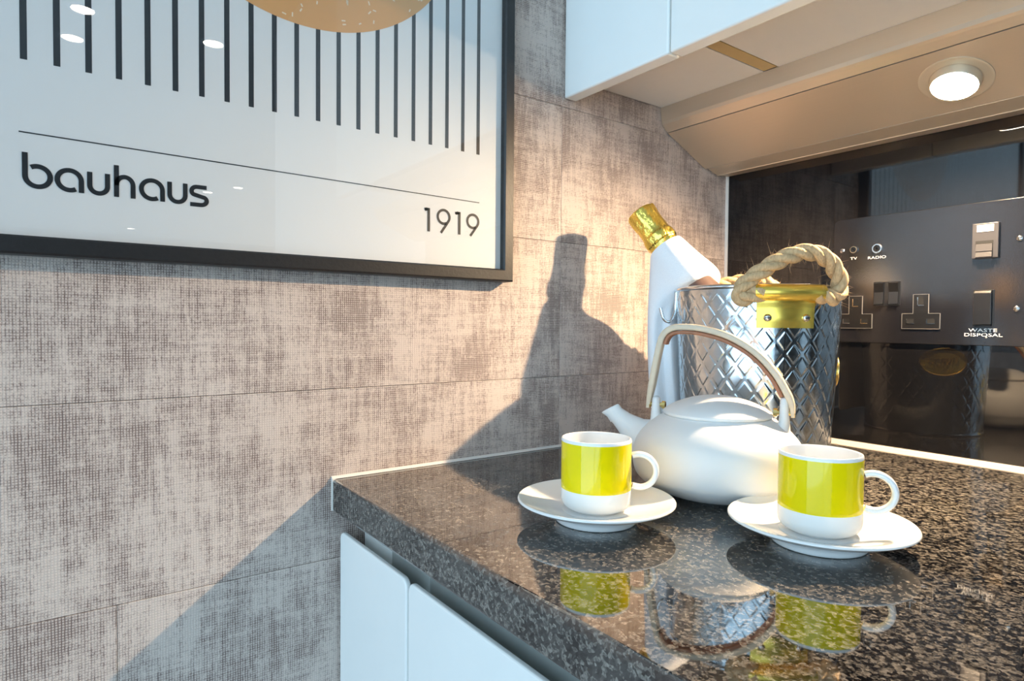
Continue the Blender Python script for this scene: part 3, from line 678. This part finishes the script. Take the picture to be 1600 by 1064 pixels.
rowsN += [
    [Vector((0.0819, -0.2579, 0.1425)), Vector((0.0892, -0.2750, 0.1434)), Vector((0.1064, -0.2802, 0.1445)), Vector((0.1013, -0.2600, 0.1451)), Vector((0.1172, -0.2654, 0.1461)), Vector((0.1086, -0.2448, 0.1467)), Vector((.104, -.203, 0.124)), Vector((.100, -.178, 0.122)), Vector((.101, -.156, 0.120))],
    [Vector((0.0833, -0.2576, 0.1080)), Vector((0.0906, -0.2747, 0.1089)), Vector((0.1078, -0.2799, 0.1100)), Vector((0.1032, -0.2591, 0.1091)), Vector((0.1190, -0.2645, 0.1101)), Vector((0.1109, -0.2433, 0.1091)), Vector((.104, -.203, 0.094)), Vector((.100, -.178, 0.092)), Vector((.101, -.156, 0.090))],
    [Vector((0.0851, -0.2567, 0.0720)), Vector((0.0924, -0.2738, 0.0733)), Vector((0.1100, -0.2785, 0.0749)), Vector((0.1059, -0.2570, 0.0730)), Vector((0.1217, -0.2625, 0.0745)), Vector((0.1141, -0.2406, 0.0722)), Vector((.104, -.203, 0.064)), Vector((.100, -.178, 0.062)), Vector((.101, -.156, 0.060))],
    [Vector((0.0877, -0.2544, 0.0428)), Vector((0.0954, -0.2710, 0.0445)), Vector((0.1125, -0.2764, 0.0465)), Vector((0.1080, -0.2554, 0.0436)), Vector((0.1237, -0.2609, 0.0455)), Vector((0.1158, -0.2397, 0.0421)), Vector((.104, -.203, 0.039)), Vector((.100, -.178, 0.037)), Vector((.101, -.156, 0.035))],
    [Vector((0.0910, -0.2509, 0.0229)), Vector((0.0981, -0.2682, 0.0250)), Vector((0.1147, -0.2742, 0.0274)), Vector((0.1094, -0.2544, 0.0241)), Vector((0.1251, -0.2599, 0.0264)), Vector((0.1168, -0.2392, 0.0225)), Vector((.104, -.203, 0.022)), Vector((.100, -.178, 0.020)), Vector((.101, -.156, 0.018))],
]
b = MB(); vs = [p for r in rowsN for p in r]; nc = 9
b.add(vs, [(k*nc+i, k*nc+i+1, (k+1)*nc+i+1, (k+1)*nc+i) for k in range(len(rowsN)-1) for i in range(nc-1)], 0, True)
nap = b.build('napkin', 'cloth', None, (.10, -.27, .03))
tag(nap, 'white cloth napkin draped over the bottle neck, hanging beside the bucket', 'napkin')
m_ = nap.modifiers.new('thickness', 'SOLIDIFY'); m_.thickness = .0018; m_.offset = 0
m_ = nap.modifiers.new('smooth', 'SUBSURF'); m_.levels = 3; m_.render_levels = 3

# ------------------------------------------------------------------ ceiling downlights (mirrored in the print's glass)
for x, y, lb in ((2.74, -.73, 'round white ceiling downlight mirrored at the upper left of the print'), (3.10, -.76, 'round white ceiling downlight mirrored lower left of the first one'), (2.76, -.21, 'round white ceiling downlight mirrored beside the dark stripes'), (6.15, .65, 'round white ceiling downlight mirrored right of the printed word'), (6.58, .45, 'round white ceiling downlight mirrored over the last printed letter'), (10.1, .06, 'round white ceiling downlight mirrored low above the bottom frame')):
    t = thing('ceiling_downlight', (x, y, 1.49), lb, 'downlight', 'downlights in the ceiling')
    M = Matrix.Translation((x, y, 1.49)) @ Matrix.Rotation(PI, 4, 'X')
    b = MB(); b.lathe([(.055, 0), (.055, .004), (.045, .006), (.044, 0)], M, 32); b.build('lamp_ring', 'frost', t)
    b = MB(); b.lathe([(.0435, .0), (.0435, .003), (0, .0032)], M, 32); b.build('lens', 'dl', t)

for o in bpy.data.objects:
    if '_o' in o.keys(): del o['_o']
